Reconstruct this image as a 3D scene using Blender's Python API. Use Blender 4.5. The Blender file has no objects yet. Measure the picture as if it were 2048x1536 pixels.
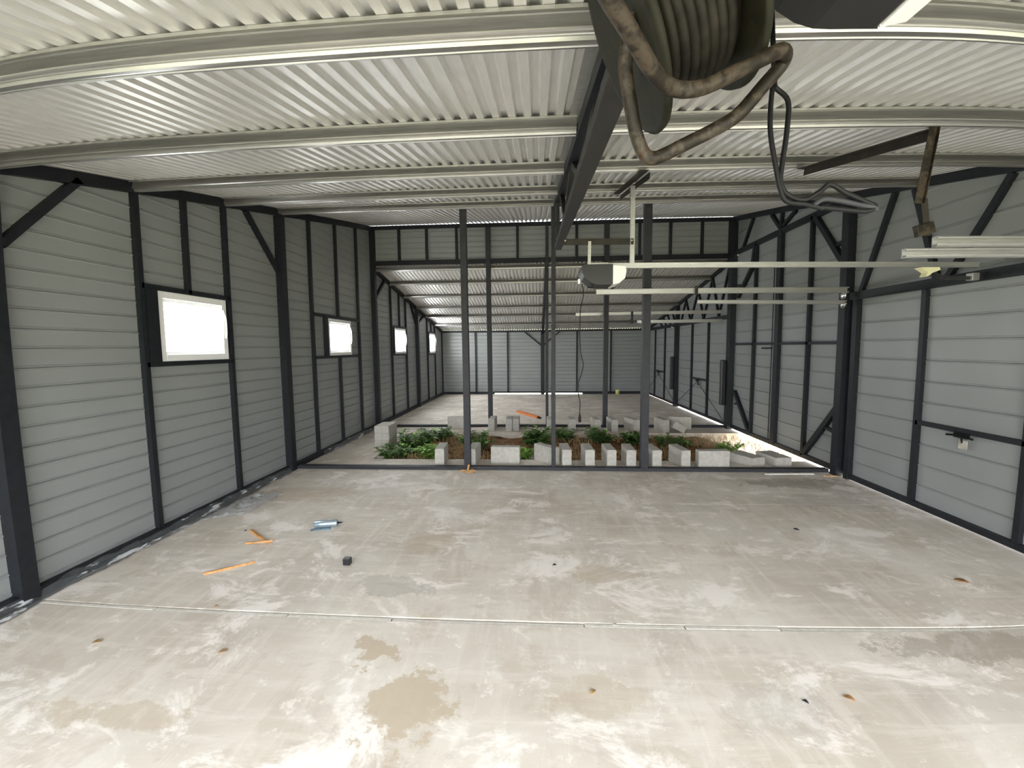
import bpy, bmesh, math, random
from mathutils import Vector, Matrix, noise
C = bpy.context.scene.collection
random.seed(7)
R = math.radians

# ------------------------------------------------------------------ helpers
class MB:
    """collects shapes (world coordinates) and links them as one mesh"""
    def __init__(s): s.v = []; s.f = []; s.sm = []
    def add(s, vs, fs, smooth=False):
        o = len(s.v); s.v += [Vector(p) for p in vs]
        s.f += [[i + o for i in f] for f in fs]; s.sm += [smooth] * len(fs)
        return s
    def box(s, x0, x1, y0, y1, z0, z1):
        return s.add([(x0,y0,z0),(x1,y0,z0),(x1,y1,z0),(x0,y1,z0),(x0,y0,z1),(x1,y0,z1),(x1,y1,z1),(x0,y1,z1)],
                     [(0,3,2,1),(4,5,6,7),(0,1,5,4),(1,2,6,5),(2,3,7,6),(3,0,4,7)])
    def bar(s, p0, p1, w, d, n=(1,0,0), off=0.0):
        """rectangular bar from p0 to p1; d along n (starting at off), w across"""
        p0, p1 = Vector(p0), Vector(p1); a = (p1 - p0).normalized(); n = Vector(n)
        n = (n - a * n.dot(a)).normalized(); b = a.cross(n)
        vs = []
        for p in (p0, p1):
            for (i, j) in ((-.5, 0), (.5, 0), (.5, 1), (-.5, 1)):
                vs.append(p + b * (w * i) + n * (off + d * j))
        return s.add(vs, [(3,2,1,0),(4,5,6,7),(0,1,5,4),(1,2,6,5),(2,3,7,6),(3,0,4,7)])
    def tube(s, pts, r, n=10, smooth=True, caps=True):
        pts = [Vector(p) for p in pts]; rs = r if isinstance(r, (list, tuple)) else [r] * len(pts)
        vs = []; fs = []; t0 = (pts[1] - pts[0]).normalized()
        up = Vector((0,0,1)) if abs(t0.z) < .9 else Vector((1,0,0))
        x = t0.cross(up).normalized()
        for i, p in enumerate(pts):
            t = (pts[min(i+1, len(pts)-1)] - pts[max(i-1, 0)]).normalized()
            x = (x - t * x.dot(t)).normalized(); y = t.cross(x)
            for k in range(n):
                a = 2 * math.pi * k / n
                vs.append(p + (x * math.cos(a) + y * math.sin(a)) * rs[i])
        for i in range(len(pts) - 1):
            for k in range(n):
                fs.append((i*n+k, i*n+(k+1) % n, (i+1)*n+(k+1) % n, (i+1)*n+k))
        s.add(vs, fs, smooth)
        if caps:
            s.add(vs[:n], [tuple(range(n))[::-1]]); s.add(vs[-n:], [tuple(range(n))])
        return s
    def extrude(s, prof, p0, p1, ax, ay, closed=True, smooth=False, caps=True):
        """profile [(a,b)] in axes ax, ay swept from p0 to p1"""
        p0, p1, ax, ay = map(Vector, (p0, p1, ax, ay)); n = len(prof)
        vs = [p0 + ax*a + ay*b for a, b in prof] + [p1 + ax*a + ay*b for a, b in prof]
        fs = [(i, (i+1) % n, n+(i+1) % n, n+i) for i in range(n if closed else n-1)]
        s.add(vs, fs, smooth)
        if closed and caps: s.add(vs[:n], [tuple(range(n))[::-1]]); s.add(vs[n:], [tuple(range(n))])
        return s
    def lathe(s, prof, c, ax, n=32, smooth=True):
        """prof [(r,h)] revolved round axis ax through c"""
        c, ax = Vector(c), Vector(ax).normalized()
        u = ax.orthogonal().normalized(); w = ax.cross(u); vs = []; fs = []
        for r, h in prof:
            for k in range(n):
                a = 2*math.pi*k/n; vs.append(c + ax*h + (u*math.cos(a) + w*math.sin(a))*r)
        for i in range(len(prof)-1):
            for k in range(n): fs.append((i*n+k, i*n+(k+1) % n, (i+1)*n+(k+1) % n, (i+1)*n+k))
        return s.add(vs, fs, smooth)
    def build(s, name, mat, parent=None, bevel=0, loc=None, cut=None, weld=False, solid=0):
        me = bpy.data.meshes.new(name); o = bpy.data.objects.new(name, me); C.objects.link(o)
        base = Vector((0,0,0)); q = parent
        while q: base += q.location; q = q.parent
        L = Vector(loc) if loc is not None else Vector((0,0,0))
        if parent: o.parent = parent; L = Vector((0,0,0)) if loc is None else L - base
        o.location = L; w = base + L
        me.from_pydata([tuple(p - w) for p in s.v], [], s.f)
        for p, m in zip(me.polygons, s.sm): p.use_smooth = m
        bm = bmesh.new(); bm.from_mesh(me)
        if weld: bmesh.ops.remove_doubles(bm, verts=bm.verts, dist=1e-5)
        if cut:
            for co, no in cut:
                bmesh.ops.bisect_plane(bm, geom=bm.verts[:]+bm.edges[:]+bm.faces[:], plane_co=Vector(co)-w, plane_no=no, clear_outer=True)
        else:
            bmesh.ops.recalc_face_normals(bm, faces=bm.faces)
        bm.to_mesh(me); bm.free()
        me.materials.append(mat)
        if bevel:
            b = o.modifiers.new('edge', 'BEVEL'); b.width = bevel; b.segments = 2; b.limit_method = 'ANGLE'
        if solid:
            b = o.modifiers.new('gauge', 'SOLIDIFY'); b.thickness = solid; b.offset = 0
        return o

def tag(o, label=None, cat=None, group=None, kind=None):
    if label: o['label'] = label
    if cat: o['category'] = cat
    if group: o['group'] = group
    if kind: o['kind'] = kind
    return o
def thing(name, loc, label, cat, group=None):
    o = bpy.data.objects.new(name, None); C.objects.link(o); o.location = loc; o.empty_display_size = .05
    return tag(o, label, cat, group)
def struct(o, label, cat): return tag(o, label, cat, None, 'structure')
def smooth_path(pts, n=6):
    """Catmull-Rom through pts"""
    P = [Vector(p) for p in pts]; P = [2*P[0]-P[1]] + P + [2*P[-1]-P[-2]]; out = []
    for i in range(1, len(P)-2):
        for k in range(n):
            t = k/n; a, b, c, d = P[i-1], P[i], P[i+1], P[i+2]
            out.append(.5*((2*b)+(-a+c)*t+(2*a-5*b+4*c-d)*t*t+(-a+3*b-3*c+d)*t**3))
    return out + [P[-2]]

# ------------------------------------------------------------------ materials
def mat(name, col, rough=.5, metal=0., spec=.5, var=.0, vscale=8., bump=0., bscale=60., stretch=(1,1,1)):
    m = bpy.data.materials.new(name); m.use_nodes = True; nt = m.node_tree; N = nt.nodes; L = nt.links
    b = N['Principled BSDF']; b.inputs['Base Color'].default_value = (*col, 1)
    b.inputs['Roughness'].default_value = rough; b.inputs['Metallic'].default_value = metal
    b.inputs['Specular IOR Level'].default_value = spec
    if var or bump:
        tc = N.new('ShaderNodeTexCoord'); mp = N.new('ShaderNodeMapping'); mp.inputs['Scale'].default_value = stretch
        L.new(tc.outputs['Object'], mp.inputs['Vector'])
    if var:
        n = N.new('ShaderNodeTexNoise'); n.inputs['Scale'].default_value = vscale; n.inputs['Detail'].default_value = 6
        L.new(mp.outputs['Vector'], n.inputs['Vector'])
        r = N.new('ShaderNodeValToRGB'); r.color_ramp.elements[0].position = .3; r.color_ramp.elements[1].position = .7
        r.color_ramp.elements[0].color = (*[max(0, c*(1-var)) for c in col], 1)
        r.color_ramp.elements[1].color = (*[min(1, c*(1+var)) for c in col], 1)
        L.new(n.outputs['Fac'], r.inputs['Fac']); L.new(r.outputs['Color'], b.inputs['Base Color'])
    if bump:
        n2 = N.new('ShaderNodeTexNoise'); n2.inputs['Scale'].default_value = bscale; n2.inputs['Detail'].default_value = 5
        L.new(mp.outputs['Vector'], n2.inputs['Vector'])
        bp = N.new('ShaderNodeBump'); bp.inputs['Strength'].default_value = bump; bp.inputs['Distance'].default_value = .01
        L.new(n2.outputs['Fac'], bp.inputs['Height']); L.new(bp.outputs['Normal'], b.inputs['Normal'])
    return m
def ramp(N, L, fac, stops):
    r = N.new('ShaderNodeValToRGB'); e = r.color_ramp.elements
    while len(e) < len(stops): e.new(.5)
    for k, (p, c) in enumerate(stops): e[k].position = p; e[k].color = (*c, 1) if len(c) == 3 else c
    L.new(fac, r.inputs['Fac']); return r
BRN, GRY, WET = (.46,.385,.29), (.36,.345,.32), (.31,.28,.235)
STAINS = [(-.86,2.06,.17,.15,BRN,.8), (-.58,1.70,.22,.25,BRN,.75), (-1.0,2.66,.28,.16,GRY,.45), (-.85,3.30,.30,.22,BRN,.45), (2.35,2.19,.55,.14,WET,.6), (3.0,4.94,.65,.22,WET,.6), (2.9,4.35,.6,.25,GRY,.35),
          (-1.9,1.55,.45,.10,BRN,.5), (.25,1.80,.24,.14,BRN,.35), (1.1,1.74,.26,.2,GRY,.3), (.46,2.86,.24,.13,BRN,.5), (-2.5,4.45,.55,.3,BRN,.45)]
def floor_material():
    m = bpy.data.materials.new('trowelled_concrete'); m.use_nodes = True; nt = m.node_tree; N = nt.nodes; L = nt.links
    b = N['Principled BSDF']; tc = N.new('ShaderNodeTexCoord')
    def nz(scale, detail, rough, st=(1,1,1), dist=0., off=(0,0,0), rot=0):
        mp = N.new('ShaderNodeMapping'); mp.inputs['Scale'].default_value = st; mp.inputs['Location'].default_value = off
        mp.inputs['Rotation'].default_value = (0,0,rot)
        L.new(tc.outputs['Object'], mp.inputs['Vector'])
        n = N.new('ShaderNodeTexNoise'); n.inputs['Scale'].default_value = scale; n.inputs['Detail'].default_value = detail
        n.inputs['Roughness'].default_value = rough; n.inputs['Distortion'].default_value = dist
        L.new(mp.outputs['Vector'], n.inputs['Vector']); return n.outputs['Fac']
    def mix(a, c, f):
        x = N.new('ShaderNodeMix'); x.data_type = 'RGBA'; L.new(f, x.inputs['Factor'])
        for s, k in ((a, 6), (c, 7)):
            if isinstance(s, tuple): x.inputs[k].default_value = (*s, 1)
            else: L.new(s, x.inputs[k])
        return x.outputs[2]
    base = ramp(N, L, nz(1.3, 9, .62, dist=.3), [(.3, (.505,.465,.415)), (.5, (.60,.565,.52)), (.7, (.70,.675,.64))]).outputs['Color']
    grey = ramp(N, L, nz(.75, 6, .55, (1,1,1), .3, (2.2,8,0)), [(.52, (0,0,0)), (.66, (1,1,1))]).outputs['Color']
    base = mix(base, (.43,.40,.37), mul(N, L, grey, .55))
    tan = ramp(N, L, nz(1.5, 12, .66, (1.1,.8,1), .5, (3.1,.4,0)), [(.53, (0,0,0)), (.575, (1,1,1))]).outputs['Color']
    base = mix(base, (.455,.39,.32), mul(N, L, tan, .38))
    streak = ramp(N, L, nz(4.5, 10, .66, (2.4,.35,1), .4, (1,9,0), -.5), [(.5, (0,0,0)), (.68, (1,1,1))]).outputs['Color']
    base = mix(base, (.76,.73,.69), mul(N, L, streak, .45))
    rake = ramp(N, L, nz(4.0, 12, .7, (.35,2.6,1), .4, (5,3,0), .06), [(.5, (0,0,0)), (.64, (1,1,1))]).outputs['Color']
    base = mix(base, (.73,.70,.665), mul(N, L, rake, .45))
    chalk = ramp(N, L, nz(2.1, 15, .74, (.8,1.1,1), .6, (7,2,0), .5), [(.525, (0,0,0)), (.60, (1,1,1))]).outputs['Color']
    base = mix(base, (.84,.81,.80), mul(N, L, chalk, .8))
    crust = ramp(N, L, nz(6.5, 15, .75, (1,1,1), .3, (4,1,0)), [(.58, (0,0,0)), (.64, (1,1,1))]).outputs['Color']
    base = mix(base, (.86,.84,.82), mul(N, L, crust, .55))
    dirt = ramp(N, L, nz(9, 12, .72, (.7,1.5,1), .4, (0,5,0)), [(.58, (0,0,0)), (.66, (1,1,1))]).outputs['Color']
    base = mix(base, (.45,.41,.36), mul(N, L, dirt, .45))
    wob = nz(3.4, 13, .74, off=(6,6,0))
    for (sx_, sy_, rx, ry, col, k) in STAINS:
        mp = N.new('ShaderNodeMapping'); mp.vector_type = 'TEXTURE'; mp.inputs['Location'].default_value = (sx_, sy_, 0); mp.inputs['Scale'].default_value = (rx, ry, 50)
        L.new(tc.outputs['Object'], mp.inputs['Vector']); ln = N.new('ShaderNodeVectorMath'); ln.operation = 'LENGTH'; L.new(mp.outputs['Vector'], ln.inputs[0])
        ad = N.new('ShaderNodeMath'); ad.operation = 'MULTIPLY_ADD'; ad.inputs[1].default_value = 4.2; L.new(wob, ad.inputs[0]); L.new(ln.outputs['Value'], ad.inputs[2])
        sub = N.new('ShaderNodeMath'); sub.operation = 'SUBTRACT'; sub.inputs[1].default_value = 2.1; L.new(ad.outputs[0], sub.inputs[0])
        msk = ramp(N, L, sub.outputs[0], [(.68, (1,1,1)), (.84, (0,0,0))]).outputs['Color']
        base = mix(base, col, mul(N, L, msk, k))
    spk = ramp(N, L, nz(60, 3, .6), [(.68, (0,0,0)), (.74, (1,1,1))]).outputs['Color']
    base = mix(base, (.33,.29,.25), mul(N, L, spk, .35))
    tint = N.new('ShaderNodeMix'); tint.data_type = 'RGBA'; tint.blend_type = 'MULTIPLY'; tint.inputs['Factor'].default_value = 1; L.new(base, tint.inputs[6]); tint.inputs[7].default_value = (1, .955, .895, 1); base = tint.outputs[2]
    L.new(base, b.inputs['Base Color']); b.inputs['Roughness'].default_value = .72; b.inputs['Specular IOR Level'].default_value = .3
    bp = N.new('ShaderNodeBump'); bp.inputs['Strength'].default_value = .12; bp.inputs['Distance'].default_value = .01
    L.new(nz(14, 9, .65), bp.inputs['Height']); L.new(bp.outputs['Normal'], b.inputs['Normal'])
    return m
def mul(N, L, s, k):
    x = N.new('ShaderNodeMath'); x.operation = 'MULTIPLY'; x.inputs[1].default_value = k; L.new(s, x.inputs[0]); return x.outputs[0]
def galv_material(name, lo, hi, rough, metal, stretch):
    m = mat(name, hi, rough, metal, .5, 0); nt = m.node_tree; N = nt.nodes; L = nt.links; b = N['Principled BSDF']
    tc = N.new('ShaderNodeTexCoord'); mp = N.new('ShaderNodeMapping'); mp.inputs['Scale'].default_value = stretch
    L.new(tc.outputs['Object'], mp.inputs['Vector'])
    n = N.new('ShaderNodeTexNoise'); n.inputs['Scale'].default_value = 9; n.inputs['Detail'].default_value = 9; n.inputs['Roughness'].default_value = .7
    L.new(mp.outputs['Vector'], n.inputs['Vector'])
    L.new(ramp(N, L, n.outputs['Fac'], [(.3, lo), (.7, hi)]).outputs['Color'], b.inputs['Base Color'])
    return m
def soil_material():
    m = mat('red_brown_soil', (.17,.10,.055), .95, 0, .1, 0, 9, .8, 30); nt = m.node_tree; N = nt.nodes; L = nt.links; b = N['Principled BSDF']
    tc = N.new('ShaderNodeTexCoord'); n = N.new('ShaderNodeTexNoise'); n.inputs['Scale'].default_value = 7; n.inputs['Detail'].default_value = 9
    L.new(tc.outputs['Object'], n.inputs['Vector'])
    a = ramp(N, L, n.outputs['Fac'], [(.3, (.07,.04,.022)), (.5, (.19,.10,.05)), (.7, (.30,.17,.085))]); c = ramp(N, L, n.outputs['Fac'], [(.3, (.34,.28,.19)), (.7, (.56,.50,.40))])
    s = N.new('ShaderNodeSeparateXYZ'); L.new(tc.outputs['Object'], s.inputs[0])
    w = N.new('ShaderNodeMapRange'); w.inputs[1].default_value = 2.6; w.inputs[2].default_value = 3.3; L.new(s.outputs['X'], w.inputs[0])  # soil colour pales to the right, painting in brightness of the sun patch
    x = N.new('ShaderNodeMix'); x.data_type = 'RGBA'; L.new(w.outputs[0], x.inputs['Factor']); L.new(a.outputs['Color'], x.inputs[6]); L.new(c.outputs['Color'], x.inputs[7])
    L.new(x.outputs[2], b.inputs['Base Color']); return m
def rusty_material():
    m = mat('rusty_pipe', (.1,.08,.06), .5, 0, .25); nt = m.node_tree; N = nt.nodes; L = nt.links; b = N['Principled BSDF']
    tc = N.new('ShaderNodeTexCoord'); n = N.new('ShaderNodeTexNoise'); n.inputs['Scale'].default_value = 22; n.inputs['Detail'].default_value = 9
    n.inputs['Roughness'].default_value = .7
    L.new(tc.outputs['Object'], n.inputs['Vector'])
    L.new(ramp(N, L, n.outputs['Fac'], [(.3, (.004,.0035,.0025)), (.46, (.013,.009,.005)), (.55, (.045,.035,.024)), (.66, (.03,.012,.004)), (.8, (.10,.085,.068))]).outputs['Color'], b.inputs['Base Color'])
    return m
def glass_material():
    m = bpy.data.materials.new('window_glass'); m.use_nodes = True; nt = m.node_tree; N = nt.nodes; L = nt.links
    N.remove(N['Principled BSDF']); t = N.new('ShaderNodeBsdfTransparent'); g = N.new('ShaderNodeBsdfGlossy'); g.inputs['Roughness'].default_value = .02
    x = N.new('ShaderNodeMixShader'); x.inputs[0].default_value = .06
    L.new(t.outputs[0], x.inputs[1]); L.new(g.outputs[0], x.inputs[2])
    L.new(x.outputs[0], N['Material Output'].inputs['Surface']); return m
def film_material(col=(.10,.105,.11), alpha=.45):
    m = bpy.data.materials.new('polythene_film'); m.use_nodes = True; nt = m.node_tree; N = nt.nodes; L = nt.links
    b = N['Principled BSDF']; b.inputs['Base Color'].default_value = (*col, 1); tc = N.new('ShaderNodeTexCoord'); mp = N.new('ShaderNodeMapping'); mp.inputs['Scale'].default_value = (26, 5, 26); n = N.new('ShaderNodeTexNoise')
    n.inputs['Scale'].default_value = 1.0; n.inputs['Detail'].default_value = 7; L.new(tc.outputs['Object'], mp.inputs['Vector']); L.new(mp.outputs['Vector'], n.inputs['Vector'])
    r = ramp(N, L, n.outputs['Fac'], [(.56, col), (.62, (.78,.79,.80))]); L.new(r.outputs['Color'], b.inputs['Base Color']); b.inputs['Roughness'].default_value = .1  # whitish streaks paint glints into the film's base colour
    b.inputs['Alpha'].default_value = alpha; b.inputs['Specular IOR Level'].default_value = .9; return m

M = dict(
    wall = mat('painted_sheet', (.235,.243,.238), .42, 0, .5, .05, 1.5),
    frame = mat('black_steel', (.011,.0125,.0155), .48, 0, .3, .25, 20),
    post = mat('grey_primer_steel', (.03,.03,.034), .55, .0, .25, .2, 14),
    truss = mat('truss_paint', (.024,.023,.022), .5, 0, .3, .2, 9),
    roof = galv_material('zinc_sheet', (.56,.545,.52), (.67,.655,.63), .42, .35, (6,.7,1)),
    purlin = galv_material('galvanised_purlin', (.29,.283,.268), (.42,.41,.39), .34, .85, (.5,8,8)),
    galv = galv_material('galvanised_track', (.42,.42,.40), (.55,.54,.52), .38, .75, (1,6,6)),
    floor = floor_material(),
    block = mat('cast_concrete_block', (.43,.41,.365), .9, 0, .2, .12, 22, .35, 160),
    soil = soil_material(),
    ground = mat('dry_grass_ground', (.36,.35,.25), .95, 0, .1, .25, 3, .4, 30),
    straw = mat('dry_straw', (.36,.25,.13), .85, 0, .2, .4, 12),
    leafd = mat('dark_leaf', (.075,.16,.032), .5, 0, .4, .45, 18),
    leafl = mat('bright_leaf', (.24,.42,.08), .5, 0, .4, .35, 18),
    stem = mat('green_stem', (.12,.15,.05), .6),
    white = mat('white_vinyl', (.80,.79,.77), .35),
    glass = glass_material(), film = film_material(), wrap = film_material((.62,.63,.64), .3),
    dark = mat('black_plastic', (.012,.0125,.013), .38, 0, .5),
    lens = mat('frosted_lens', (.76,.745,.70), .45),
    olive = mat('olive_drab_paint', (.013,.0125,.0065), .6, 0, .18, .3, 26, .1, 60),
    winding = mat('wound_cable', (.012,.010,.007), .6, 0, .15, .5, 30),
    rust = rusty_material(),
    rubber = mat('black_rubber', (.005,.005,.0055), .5, 0, .2),
    wood = mat('split_pine', (.50,.26,.10), .75, 0, .3, .3, 30),
    orange = mat('orange_paint', (.66,.21,.06), .6, 0, .4, .2, 20),
    tin = mat('blue_foil_tube', (.34,.41,.46), .3, .6, .5, .2, 30),
    yellow = mat('yellow_plastic', (.62,.55,.22), .5), cream = mat('cream_plastic', (.76,.72,.46), .5),
    mortar = mat('joint_mortar', (.60,.56,.50), .85, 0, .2, .12, 30),
    pale = mat('pale_timber', (.66,.64,.56), .7, 0, .3, .12, 20),
    leafbrown = mat('fallen_leaf', (.40,.20,.08), .8, 0, .2, .4, 40),
    leaftan = mat('tan_leaf', (.46,.30,.15), .8, 0, .2, .3, 40),
    chrome = mat('steel_hardware', (.6,.6,.6), .25, .9),
    rustbar = mat('brown_angle_iron', (.024,.02,.015), .55, .1, .3, .35, 14),
    stone = mat('pale_stone', (.40,.37,.32), .9, 0, .2, .3, 14, .5, 40),
)

# ------------------------------------------------------------------ dimensions
XL, XR = -3.28, 3.70               # inner faces of the wall studs
YA, YB, YC = 5.32, 8.38, 14.46     # sill beam, clerestory, back wall
Y0 = -1.0
def rz(y): return 2.307 + .206*y                 # high roof underside
def rl(y): return 3.27 - .1727*(y - YB)          # low roof underside
SL, SR = XL - .045, XR + .045      # sheet planes
cutH = ((0,0,rz(0)-.002), Vector((0,-.206,1)).normalized())
cutL = ((0,YB,rl(YB)-.002), Vector((0,.1727,1)).normalized())

def sheet(mb, x, out, y0, y1, z0, z1, pitch, z_off, gw=.018, gd=.009, zmax=None):
    """horizontal-lap wall sheet in plane X=x with shallow grooves, or Y=x when out is a Y sign (see sheet_y)"""
    prof = [(0, z0)]; k = math.ceil((z0 - z_off + gw)/pitch)
    while z_off + k*pitch < z1 - gw:
        s = z_off + k*pitch
        prof += [(0, s-gw*1.35), (-.006, s-gw*1.0), (-.006, s-gw*.7), (0, s-gw/2), (gd, s-gw*.3), (gd, s+gw*.3), (0, s+gw/2)]; k += 1
    prof.append((0, z1)); n = len(prof)
    vs = [(x + out*d, y0, z) for d, z in prof] + [(x + out*d, y1, z) for d, z in prof]
    mb.add(vs, [(i, i+1, n+i+1, n+i) for i in range(n-1)])
def sheet_y(mb, y, out, x0, x1, z0, z1, pitch, z_off, gw=.02, gd=.009):
    prof = [(0, z0)]; k = math.ceil((z0 - z_off + gw)/pitch)
    while z_off + k*pitch < z1 - gw:
        s = z_off + k*pitch
        prof += [(0, s-gw*1.35), (-.006, s-gw*1.0), (-.006, s-gw*.7), (0, s-gw/2), (gd, s-gw*.3), (gd, s+gw*.3), (0, s+gw/2)]; k += 1
    prof.append((0, z1)); n = len(prof)
    vs = [(x0, y + out*d, z) for d, z in prof] + [(x1, y + out*d, z) for d, z in prof]
    mb.add(vs, [(i, i+1, n+i+1, n+i) for i in range(n-1)])

# ------------------------------------------------------------------ floor, ground, soil
TX0, TY0, TY1 = -2.42, 5.90, 7.83
fm = MB()
fm.box(-3.6, 4.0, -1.5, 2.294, -.30, 0)
fm.box(-3.40, 3.80, 2.338, 4.252, -.30, 0)
fm.box(-3.40, 3.80, 4.257, TY0, -.30, 0)
fm.box(-3.40, TX0, TY0, TY1, -.30, 0)
fm.box(-3.40, 3.80, TY1, 11.58, -.30, 0)
fm.box(-3.40, 3.80, 11.60, YC+.08, -.30, 0)
fm.box(-3.40, 3.80, 2.2945, 2.3375, -.2, -.03)
fm.box(-3.40, 3.80, 4.2525, 4.2565, -.2, -.008); fm.box(-3.40, 3.80, 11.5805, 11.5995, -.2, -.012)
fl = struct(fm.build('floor', M['floor']), 'stained trowelled concrete slab with a planting trench across the middle', 'floor')
js = MB(); xa = -3.25; rnd = random.Random(11)
while xa < 3.7:
    xb = min(3.72, xa + rnd.uniform(.5, 1.3)); o_ = rnd.uniform(-.004, .004)
    js.box(xa, xb-.006, 2.298+o_*.5, 2.326+o_, -.028, -.001 + rnd.uniform(-.002, .002)); xa = xb
js.build('joint_strip', M['mortar'], fl, .003)
g = MB(); g.add([(-40,-40,-.225),(45,-40,-.225),(45,50,-.225),(-40,50,-.225)], [(0,1,2,3)])
struct(g.build('ground', M['ground']), 'dry grass ground outside the shed', 'ground')
sm = MB(); nx, ny = 150, 44; X0, X1 = TX0-.02, 4.35
vs = []
for j in range(ny+1):
    for i in range(nx+1):
        x = X0 + (X1-X0)*i/nx; y = TY0-.02 + (TY1-TY0+.04)*j/ny
        z = -.085 + .05*noise.noise((x*1.3, y*1.6, 0)) + .03*noise.noise((x*4, y*4, 3)) + .014*noise.noise((x*13, y*13, 5))
        if x > 2.9: z -= .13*min(1, (x-2.9)/.7)
        if x < -1.9: z += .02
        vs.append((x, y, min(z, -.01)))
sm.add(vs, [(j*(nx+1)+i, j*(nx+1)+i+1, (j+1)*(nx+1)+i+1, (j+1)*(nx+1)+i) for j in range(ny) for i in range(nx)], True)
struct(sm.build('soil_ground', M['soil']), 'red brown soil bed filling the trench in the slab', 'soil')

# ------------------------------------------------------------------ roofs
def roof(name, zf, ya, yb, label):
    mb = MB(); prof = []; x = -3.42
    while x < 3.86:
        prof += [(x, 0), (x+.034, 0), (x+.044, .019), (x+.070, .019)]; x += .080
    n = len(prof)
    vs = [(a, ya, zf(ya)+b) for a, b in prof] + [(a, yb, zf(yb)+b) for a, b in prof]
    mb.add(vs, [(i, i+1, n+i+1, n+i) for i in range(n-1)])
    return struct(mb.build(name, M['roof'], solid=.0012), label, 'roof')
roof('ceiling', rz, Y0, YB+.16, 'corrugated zinc roof sheet over the near bay rising to the back')
roof('ceiling.001', rl, YB+.03, YC+.2, 'corrugated zinc roof sheet over the far bay falling to the back wall')

ORD = ['first', 'second', 'third', 'fourth', 'fifth', 'sixth']
HALF = [(-.062,0),(-.062,-.010),(-.059,-.010),(-.059,-.003),(-.030,-.003),(-.026,-.006),(-.041,-.044),(-.045,-.048),(-.045,-.053),(-.040,-.057),(-.031,-.059),(-.029,-.062),(-.030,-.066),(-.026,-.076),(-.012,-.078),(-.010,-.074)]
HAT = HALF + [(-a, b) for a, b in HALF[::-1]]
def purlin(x0, x1, y, zf, s, label, grp):
    a = Vector((0, 1, s)).normalized(); n = Vector((0, -s, 1)).normalized(); z = zf(y) - .002
    o = MB().extrude(HAT, (x0, y, z), (x1, y, z), a, n).build('roof_purlin', M['purlin'], loc=(x0, y, z))
    return tag(o, label, 'purlin', grp)
PY = [1.32, 2.28, 3.31, 4.35, 5.31]
for i, y in enumerate(PY):
    purlin(XL-.03, .205, y, rz, .206, f'galvanised roof purlin left of the truss, {ORD[i]} one back from the camera', 'purlins left of the truss')
    purlin(.285, XR+.03, y, rz, .206, f'galvanised roof purlin right of the truss, {ORD[i]} one back from the camera', 'purlins right of the truss')
LY = [8.52, 9.38, 10.36, 11.40, 12.32, 13.38]
for i, y in enumerate(LY):
    purlin(XL-.03, XR+.03, y, rl, -.1727, f'grey purlin under the low far roof, {ORD[i]} one behind the clerestory', 'purlins of the low far roof')

# truss under the high roof: sloped top chord, bottom chord, webs
def cz(y): return 2.268 + .1*y
t = thing('roof_truss', (.25, YA, cz(YA)), 'dark tapering roof truss running from above the cable reel to the middle post', 'truss')
b = MB(); b.bar((.255, .42, rz(.42)-.03), (.255, YA+.02, rz(YA+.02)-.03), .09, .055, (0,0,-1)); b.build('top_chord', M['frame'], t)
b = MB(); b.bar((.258, .42, cz(.42)), (.258, YA+.03, cz(YA+.03)), .086, .055, (0,0,1)); b.build('bottom_chord', M['truss'], t, .004)
ws = [1.15, 1.75, 2.45, 3.1, 3.8, 4.45]
for i in range(len(ws)-1):
    y0, y1 = ws[i], ws[i+1]
    p, q = ((y0, cz(y0)+.03), (y1, rz(y1)-.05)) if i % 2 == 0 else ((y0, rz(y0)-.05), (y1, cz(y1)+.03))
    MB().bar((.235, p[0], p[1]), (.235, q[0], q[1]), .045, .04, (1,0,0)).build('web', M['truss'], t)
MB().bar((.222, YA-.3, cz(YA)+.03), (.222, YA-.3, rz(YA)-.05), .045, .04, (1,0,0)).build('web', M['truss'], t)
MB().bar((.187, .42, rz(.42)-.003), (.187, YA, rz(YA)-.003), .04, .004, (0,0,-1)).build('edge_strip', M['galv'], t)
# rafter under the low roof
rf = MB(); rf.bar((.19, YB+.05, rl(YB)-.085), (.19, YC-.02, rl(YC)-.085), .07, .07, (0,0,-1))
tag(rf.build('roof_rafter', M['frame'], loc=(.19, YB+.05, rl(YB)-.085)), 'dark steel rafter crossing under the low far roof purlins', 'rafter')

# ------------------------------------------------------------------ left wall
wins = [(3.46, 4.29, 1.512, 2.132), (6.485, 7.31, 1.505, 2.098), (9.57, 10.405, 1.49, 2.095), (12.68, 13.475, 1.465, 2.085)]
ZL = .10; PL = .1285
lw = MB(); y = Y0
for (a, b_, c, d) in wins:
    sheet(lw, SL, -1, y, a, .02, 4.3, PL, ZL); sheet(lw, SL, -1, a, b_, .02, c, PL, ZL); sheet(lw, SL, -1, a, b_, d, 4.3, PL, ZL); y = b_
    if a > 6 and a < 7: sheet(lw, SL, -1, y, YB, .02, 4.3, PL, ZL); y = YB
near = lw
wl = None
lo = MB(); hi = MB()
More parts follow.
